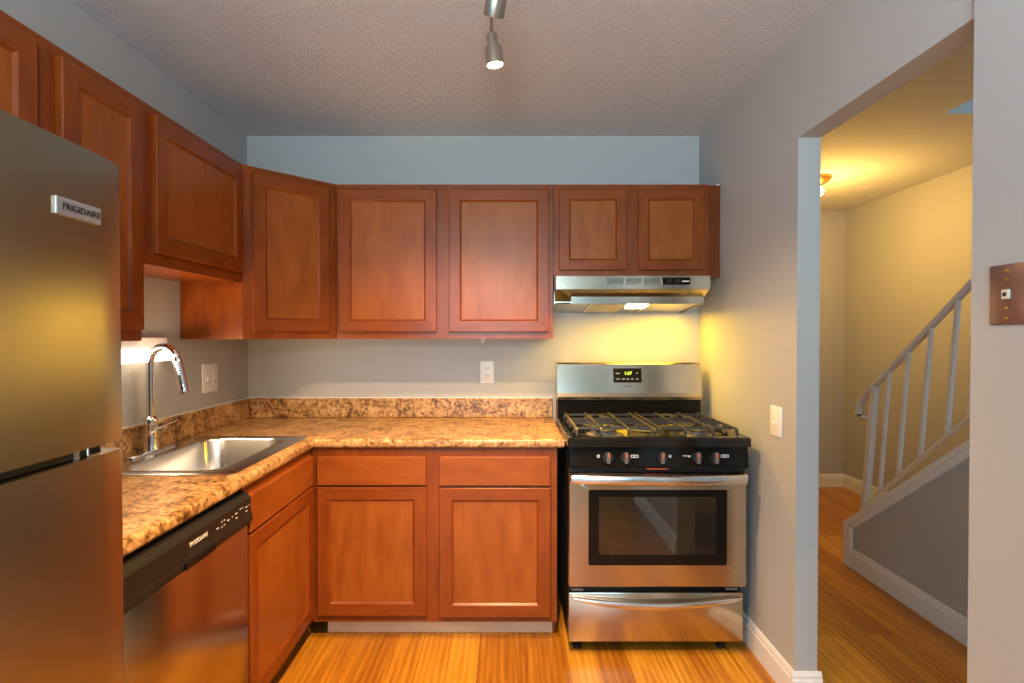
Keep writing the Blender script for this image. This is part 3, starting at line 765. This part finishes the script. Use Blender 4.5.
# knobs
for kx in (-0.218, -0.143, 0.010, 0.160, 0.236):
    bm = BM(); lathe(bm, [(0.0235, 0), (0.0225, 0.012), (0.0215, 0.016)], (kx, -0.0145, 0.857), axis=(0, -0.99, 0.14), seg=24); kb = obj('knob', bm, 'blackm', t, True)
    bm = BM(); box(bm, kx - 0.0075, kx + 0.0075, -0.046, -0.0285, 0.837, 0.884, 0.003, 2); obj('knob_grip', bm, 'knobgrey', kb)
    bm = BM(); box(bm, kx - 0.003, kx + 0.004, -0.0472, -0.0458, 0.862, 0.880); obj('knob_mark', bm, 'red', kb)
for mx_, mz, kind in ((-0.257, 0.863, 0), (-0.103, 0.863, 1), (0.047, 0.863, 2), (0.117, 0.864, 3), (0.279, 0.864, 1)):
    bm = BM(); yy = -0.0155
    if kind == 2:
        box(bm, mx_ - .005, mx_ + .005, yy, yy + .003, mz - .005, mz + .005)
    elif kind == 3:
        box(bm, mx_ - .016, mx_ + .004, yy, yy + .003, mz - .001, mz + .003); box(bm, mx_ + .006, mx_ + .016, yy, yy + .003, mz - .005, mz + .003)
    else:
        hw_ = 0.006 if kind == 0 else 0.016
        for a, b, c_, d in ((-hw_, hw_, .003, .006), (-hw_, hw_, -.006, -.003), (-hw_, -hw_ + .003, -.003, .003), (hw_ - .003, hw_, -.003, .003)): box(bm, mx_ + a, mx_ + b, yy, yy + .003, mz + c_, mz + d)
        if kind == 1: box(bm, mx_ - .003, mx_ + .002, yy, yy + .003, mz - .003, mz + .003)
    obj('burner_mark', bm, 'mark', cpn)
# drawer
bm = BM(); box(bm, -HWR, HWR - 0.012, 0.004, 0.050, 0.060, 0.272, 0.004, 2); dr = obj('storage_drawer', bm, 'steel', t, True)
bm = BM(); pts = []
for k in range(25):
    u = -1 + 2 * k / 24.0
    pts.append((-0.006 + u * 0.362, -0.008 - 0.016 * (1 - u * u), 0.257 - 0.030 * (1 - u * u)))
sweep(bm, pts, lambda s: bar_profile(0.005 + 0.011 * (1 - (2 * s - 1) ** 2) ** 0.6, 0.012))
obj('drawer_handle', bm, 'brightsteel', dr, True)
for x, z in ((-0.342, 0.2835), (0.320, 0.2865)):
    bm = BM(); box(bm, x - 0.025, x + 0.025, 0.006, 0.05, z - 0.004, z + 0.004, 0.001); obj('hinge', bm, 'grey', t)
for x in (-0.335, 0.300):
    for y in (0.075, 0.60):
        bm = BM(); lathe(bm, [(0.020, 0), (0.020, 0.014), (0.012, 0.018), (0.012, 0.053)], (x, y, 0), seg=16); obj('foot', bm, 'blackm', t)
# backguard
bm = BM(); box(bm, -HWR + 0.002, HWR - 0.002, 0.536, 0.64, 0.9035, 1.034, 0.003); obj('backguard_base', bm, 'black', t)
bm = BM(); prism(bm, [(0.525, 1.036), (0.522, 1.052), (0.531, 1.070), (0.552, 1.222), (0.560, 1.230), (0.64, 1.230), (0.64, 1.036)], 'x', -HWR, HWR); bg_ = obj('backguard', bm, 'steel', t)
tilt = math.atan2(0.021, 0.152)
def on_guard(z): return 0.531 + (z - 1.070) * 0.021 / 0.152
bm = BM()
dxc, dz0, dz1 = -0.010, 1.126, 1.201
prism(bm, [(on_guard(dz0) - 0.002, dz0), (on_guard(dz1) - 0.002, dz1), (on_guard(dz1) + 0.01, dz1), (on_guard(dz0) + 0.01, dz0)], 'x', dxc - 0.075, dxc + 0.075)
dp = obj('clock_display', bm, 'black', t)
text('clock_digits', '1:07', 0.024, 'digits', dp, (dxc + 0.004, on_guard(1.174) - 0.0028, 1.174), (PI / 2 - tilt, 0, 0), 0.0003)
for x, z, ww in ((-.050, 1.174, .020), (.052, 1.175, .008), (-.050, 1.145, .018), (-.022, 1.145, .016), (.002, 1.145, .014), (.026, 1.145, .014), (.052, 1.145, .012)):
    bm = BM(); box(bm, dxc + x - ww / 2, dxc + x + ww / 2, on_guard(z) - 0.0032, on_guard(z), z - 0.0025, z + 0.0025); obj('button_mark', bm, 'dimmark', dp)
text('brand_lettering', 'FRIGIDAIRE', 0.010, 'ink', bg_, (dxc + 0.0, on_guard(1.105) - 0.0008, 1.106), (PI / 2 - tilt, 0, 0), 0.0003)

# ------------------------------------------------------------------ range hood
HD = 2.545
t = thing('range_hood', 'stainless under-cabinet range hood with a lit lamp above the stove', 'range hood', (0, 0, 0))
HX0, HX1 = 0.231, 0.970
HZT, HZF = 1.663, 1.597
bm = BM()
# upper canopy, then the chin that steps back, then the lip
prism(bm, [(HD, HZF), (HD, HZT - 0.003), (HD + 0.003, HZT), (YU - 0.003, HZT), (YU + 0.003, 1.6755), (YB - 0.002, 1.6755), (YB - 0.002, 1.60)], 'x', HX0, HX1)
obj('hood_canopy', bm, 'steel', t)
bm = BM()
c = [bm.verts.new(p) for p in ((HX0 + 0.004, HD + 0.003, HZF - 0.0005), (HX1 - 0.002, HD + 0.003, HZF - 0.0005), (HX1 - 0.003, 2.615, 1.566), (0.312, 2.615, 1.566),
                                 (0.312, 2.618, 1.531), (HX1 - 0.003, 2.618, 1.531), (HX1 - 0.003, 2.628, 1.531), (0.312, 2.628, 1.531),
                                 (HX1 - 0.003, 2.628, 1.5965), (0.312, 2.628, 1.5965),
                                 (HX0 + 0.004, 2.66, 1.5965), (HX0 + 0.004, 2.66, 1.535))]
bm.faces.new((c[0], c[1], c[2], c[3])); bm.faces.new((c[3], c[2], c[5], c[4])); bm.faces.new((c[4], c[5], c[6], c[7]))
bm.faces.new((c[7], c[6], c[8], c[9])); bm.faces.new((c[1], c[8], c[6], c[5], c[2]))
bm.faces.new((c[0], c[9], c[8], c[1]))
bm.faces.new((c[0], c[3], c[4], c[7], c[9]))
obj('hood_lip', bm, 'steel', t)
bm = BM()
for x0, x1, yfr in ((HX0, HX0 + 0.003, 2.66), (HX1 - 0.0065, HX1 - 0.0035, 2.63)):
    bm = BM(); prism(bm, [(yfr, 1.5965), (yfr, 1.531), (YB - 0.002, 1.497), (YB - 0.002, 1.5965)], 'x', x0, x1); obj('hood_skirt', bm, 'steel', t)
bm = BM(); prism(bm, [(2.585, 1.596), (2.656, 1.532), (2.659, 1.532), (2.590, 1.596)], 'x', HX0 + 0.004, 0.312); obj('front_flange', bm, 'steel', t)
def und(y): return 1.531 - (y - 2.63) * 0.034 / 0.36
bm = BM(); prism(bm, [(2.632, und(2.632) + 0.006), (YB - 0.004, und(YB - .004) + 0.006), (YB - 0.004, und(YB - .004) + 0.012), (2.632, und(2.632) + 0.012)], 'x', HX0 + 0.004, HX1 - 0.012); obj('hood_underside', bm, 'steel', t)
bm = BM(); prism(bm, [(2.65, und(2.65) + 0.001), (2.94, und(2.94) + 0.001), (2.94, und(2.94) + 0.0055), (2.65, und(2.65) + 0.0055)], 'x', 0.42, 0.595); obj('grease_filter', bm, 'filter', t)
for xa in (0.415, 0.705):
    bm = BM()
    prism(bm, [(2.64, und(2.64) - 0.003), (2.95, und(2.95) - 0.003), (2.95, und(2.95) + 0.0055), (2.64, und(2.64) + 0.0055)], 'x', xa - 0.004, xa + 0.004)
    obj('filter_clip', bm, 'brightsteel', t)
bm = BM(); prism(bm, [(2.645, und(2.645) - 0.006), (2.755, und(2.755) - 0.006), (2.755, und(2.755) + 0.0055), (2.645, und(2.645) + 0.0055)], 'x', 0.606, 0.700); obj('lamp_lens', bm, 'hoodlens', t)
for a, b, mm in ((0.475, 0.553, 'grey'), (0.566, 0.640, 'grey'), (0.652, 0.728, 'grey')):
    bm = BM(); box(bm, a, b, HD - 0.0012, HD + 0.001, 1.6200, 1.6520); g = obj('vent_grille', bm, mm, t)
    bm = BM()
    for k in range(5): box(bm, a + 0.002, b - 0.002, HD - 0.0028, HD - 0.0010, 1.6225 + k * 0.006, 1.6245 + k * 0.006)
    obj('vent_slat', bm, 'steel', g)
bm = BM(); box(bm, 0.740, 0.874, HD - 0.0020, HD + 0.001, 1.6180, 1.6520, 0.0006, 1); sp = obj('switch_panel', bm, 'black', t)
for xx in (0.775, 0.812):
    bm = BM(); box(bm, xx - 0.013, xx + 0.013, HD - 0.006, HD - 0.0018, 1.6250, 1.6450, 0.002); obj('rocker_switch', bm, 'blackm', sp)
bm = BM(); box(bm, 0.834, 0.868, HD - 0.0026, HD - 0.0018, 1.6325, 1.6375); obj('switch_marking', bm, 'mark', sp)

# ------------------------------------------------------------------ sink light fixture on the left wall
t = thing('wall_strip_light', 'lit white strip light on the wall behind the faucet', 'light', (XL, 0, 0))
bm = BM(); box(bm, 0.001, 0.030, 1.62, 2.235, 1.322, 1.368, 0.004); obj('housing', bm, 'white', t)
bm = BM(); box(bm, 0.004, 0.060, 1.624, 2.231, 1.270, 1.3215, 0.012, 3); obj('diffuser', bm, 'sinklens', t, True)
bm = BM(); box(bm, 0.001, 0.062, 2.2312, 2.237, 1.268, 1.3215, 0.002); obj('end_cap', bm, 'white', t)
bm = BM(); box(bm, 0.001, 0.062, 1.618, 1.6238, 1.268, 1.3215, 0.002); obj('end_cap', bm, 'white', t)

# ------------------------------------------------------------------ plates
def plate_wall_x(name, label, cat, X, Y, Z, ww, hh, face, kind):
    """plate on a wall whose normal is +x (face=1) or -x (face=-1)"""
    rot = PI / 2 if face > 0 else -PI / 2
    t = thing(name, label, cat, (X, Y, Z), rot)
    return plate(t, ww, hh, kind)
def plate(t, ww, hh, kind):
    mm = 'brassb' if kind == 'phone' else 'white'
    bm = BM(); box(bm, -ww / 2, ww / 2, -0.006, -0.0004, -hh / 2, hh / 2, 0.003, 2); obj('cover_plate', bm, mm, t, True)
    if kind == 'outlet':
        for z in (-0.021, 0.021):
            bm = BM(); lathe(bm, [(0.0165, 0), (0.0165, 0.0015), (0.015, 0.002)], (0, -0.006, z), axis=(0, -1, 0), seg=20); rc = obj('receptacle', bm, 'white', t, True)
            for x in (-0.0065, 0.0065):
                bm = BM(); box(bm, x - 0.0016, x + 0.0016, -0.0086, -0.0078, z - 0.001, z + 0.008); obj('slot', bm, 'ink', rc)
            bm = BM(); lathe(bm, [(0.0028, 0), (0.0028, 0.0008)], (0, -0.0079, z - 0.008), axis=(0, -1, 0), seg=10); obj('ground_hole', bm, 'ink', rc)
    if kind == 'double':
        bm = BM(); box(bm, -0.045, -0.012, -0.0075, -0.0058, -0.034, 0.034, 0.001); a = obj('switch_surround', bm, 'white', t)
        bm = BM(); box(bm, -0.038, -0.019, -0.016, -0.0073, -0.011, 0.008, 0.003); obj('toggle', bm, 'white', t)
        bm = BM(); box(bm, 0.014, 0.044, -0.0085, -0.0058, -0.036, 0.036, 0.0015); a = obj('receptacle', bm, 'white', t)
        for z in (-0.018, 0.018):
            for x in (0.0235, 0.0345):
                bm = BM(); box(bm, x - 0.0012, x + 0.0012, -0.0092, -0.0083, z - 0.005, z + 0.005); obj('slot', bm, 'grey', a)
    if kind == 'toggle':
        bm = BM(); box(bm, -0.006, 0.006, -0.0072, -0.0058, -0.013, 0.013, 0.0006); a = obj('switch_surround', bm, 'white', t)
        bm = BM(); prism(bm, [(-0.007, 0.003), (-0.007, -0.008), (-0.018, -0.011), (-0.018, -0.006)], 'x', -0.0035, 0.0035); obj('toggle', bm, 'white', t)
    if kind == 'phone':
        bm = BM(); box(bm, -0.008, 0.008, -0.011, -0.0058, -0.010, 0.010, 0.001); a = obj('phone_jack', bm, 'almond', t); a['label'] = 'almond plastic phone jack'
        bm = BM(); box(bm, -0.004, 0.004, -0.0117, -0.0108, -0.004, 0.004); obj('jack_hole', bm, 'ink', a)
        for z in (-0.052, -0.031, 0.031, 0.050):
            bm = BM(); lathe(bm, [(0.0042, 0), (0.0040, 0.002), (0.002, 0.003)], (0, -0.006, z), axis=(0, -1, 0), seg=12); obj('screw', bm, 'brass', t)
    return t
plate_wall_x('switch_outlet_plate', 'white double switch and outlet plate on the wall right of the faucet', 'switch', XL, 2.600, 1.166, 0.135, 0.140, 1, 'double')
t = thing('wall_outlet', 'white duplex outlet on the back wall below the wide cabinet', 'outlet', (-0.118, YB, 1.167)); plate(t, 0.078, 0.125, 'outlet')
plate_wall_x('light_switch', 'white single light switch on the side wall right of the stove', 'switch', XR, 2.113, 1.033, 0.090, 0.122, -1, 'toggle')
plate_wall_x('phone_jack_plate', 'worn copper wall phone plate at the right edge of the photo', 'phone plate', XN, 1.121, 1.463, 0.084, 0.128, -1, 'phone')
# small clear hook under the wide cabinet
t = thing('cup_hook', 'small clear plastic hook under the wide wall cabinet', 'hook', (-0.125, 2.71, UB))
bm = BM(); box(bm, -0.012, 0.012, -0.006, 0.006, -0.004, 0.0, 0.001); obj('hook_base', bm, 'clear', t)
bm = BM(); tube(bm, [(0.0, 0, -0.004), (0.0, 0, -0.014), (-0.004, 0, -0.021), (-0.011, 0, -0.020), (-0.013, 0, -0.013)], 0.0025, 8); obj('hook_arm', bm, 'clear', t, True)

# ------------------------------------------------------------------ ceiling track light
t = thing('track_light', 'brushed nickel ceiling spotlight bar with swivel heads', 'ceiling light', (-0.035, 1.10, ZC))
bm = BM(); lathe(bm, [(0.062, 0.0), (0.062, -0.018), (0.055, -0.024), (0.01, -0.024)], (0, 0, -0.0005), seg=32); obj('canopy', bm, 'nickel', t, True)
bm = BM(); tube(bm, [(0, -0.45, -0.045), (0, 0.42, -0.045)], 0.011, 12); tube(bm, [(0, 0, -0.02), (0, 0, -0.045)], 0.012, 12); obj('bar', bm, 'nickel', t, True)
SPOTS = []
def spot_head(y, base, stem_mid, neck, aim, on=True):
    """base: top of arm on the bar; neck: where the can begins; aim: direction of the can"""
    a = Vector(aim).normalized(); nk = Vector(neck)
    bm = BM(); tube(bm, [Vector(base), Vector(stem_mid), nk - a * 0.004], 0.0048, 10); arm = obj('arm', bm, 'nickel', t, True)
    bm = BM()
    lathe(bm, [(0.006, -0.006), (0.0165, -0.004), (0.0185, 0.0), (0.0185, 0.036), (0.0285, 0.040), (0.030, 0.044), (0.030, 0.096), (0.0275, 0.097), (0.0265, 0.090), (0.02, 0.088)], nk, axis=a, seg=28)
    hd = obj('spot_head', bm, 'nickel', t, True)
    bm = BM(); lathe(bm, [(0.0262, 0.0892), (0.0262, 0.092), (0.016, 0.0945)], nk, axis=a, seg=24); obj('lens', bm, 'spotlens', hd, True)
    SPOTS.append((Vector((-0.035, 1.10, ZC)) + nk + a * 0.102, a))
# the head in full view hangs from the far end of the bar; the next one is half out of frame
spot_head(0, (0, 0.42, -0.045), (-0.016, 0.55, -0.082), (-0.020, 0.685, -0.116), (0.12, 0.05, -1))
spot_head(0, (0, 0.18, -0.045), (0.012, 0.27, -0.075), (0.012, 0.385, -0.122), (-0.25, 0.75, -1))
spot_head(0, (0, -0.36, -0.045), (0.01, -0.30, -0.075), (0.012, -0.26, -0.09), (-0.10, 0.32, -1))
SP_E = ((110, 125), (100, 65), (290, 82))
for (p, a), (e, cone) in zip(SPOTS, SP_E):
    lamp('spot_lamp', 'SPOT', p, e, WARM, p + a, 0.026, spot=cone, blend=0.7)

# ------------------------------------------------------------------ hall ceiling light
t = thing('hall_ceiling_light', 'small lit brass ceiling light in the hall, half hidden by the wall', 'ceiling light', (2.195, 3.78, ZC))
bm = BM(); lathe(bm, [(0.092, 0.0), (0.094, -0.012), (0.080, -0.030), (0.050, -0.048), (0.02, -0.050)], (0, 0, -0.0005), seg=32); obj('brass_pan', bm, 'brass', t, True)
bm = BM(); lathe(bm, [(0.018, -0.05), (0.022, -0.062), (0.040, -0.085), (0.044, -0.100), (0.036, -0.122), (0.012, -0.134)], (0, 0, 0), seg=24); obj('bulb', bm, 'bulb', t, True)

# ------------------------------------------------------------------ stair railing
t = thing('stair_railing', 'white painted metal stair railing on the low wall', 'railing', (2.085, 3.08, 0))
LEAN = 0.05
def rail_pt(y, h, f): return Vector((LEAN * f, y, h))
Y0 = 0.0
def zcap(yl): return capz(3.08 + yl) + 0.03
SR = 0.83
hz = lambda yl: 1.075 - SR * yl                 # handrail height
bz = lambda yl: 0.385 - 0.90 * yl                 # lower rail height
yl_end = -1.62
bm = BM()
pts = [rail_pt(0.085, hz(0.085) - 0.115, 1), rail_pt(0.118, hz(0.118) - 0.105, 1), rail_pt(0.140, hz(0.140) - 0.065, 1), rail_pt(0.135, hz(0.135) - 0.025, 1), rail_pt(0.10, hz(0.10) + 0.005, 1), rail_pt(0.05, hz(0.05) + 0.01, 1), rail_pt(0.0, hz(0) + 0.01, 1)] + [rail_pt(yl_end * k / 6, hz(yl_end * k / 6) + 0.01, 1) for k in range(1, 7)]
sweep(bm, pts, bar_profile(0.011, 0.022), up=(0, 0.55, 1))
obj('handrail', bm, 'rail', t, True)
bm = BM(); sweep(bm, [rail_pt(0, bz(0), 0.05), rail_pt(yl_end, bz(yl_end), 0.05)], [(-.011, -.007), (.011, -.007), (.011, .007), (-.011, .007)]); obj('lower_rail', bm, 'rail', t)
bm = BM(); sweep(bm, [rail_pt(0, zcap(0) - 0.012, -0.1), rail_pt(0, hz(0), 1)], [(-.017, -.017), (.017, -.017), (.017, .017), (-.017, .017)], up=(0, 1, 0)); obj('newel_post', bm, 'rail', t)
for yl in (-0.115, -0.255, -0.405, -0.565, -0.69, -0.92, -1.12, -1.33, -1.55):
    bm = BM(); sweep(bm, [rail_pt(yl, bz(yl), 0.05), rail_pt(yl, hz(yl), 1)], [(-.0085, -.0085), (.0085, -.0085), (.0085, .0085), (-.0085, .0085)], up=(0, 1, 0)); obj('baluster', bm, 'rail', t)
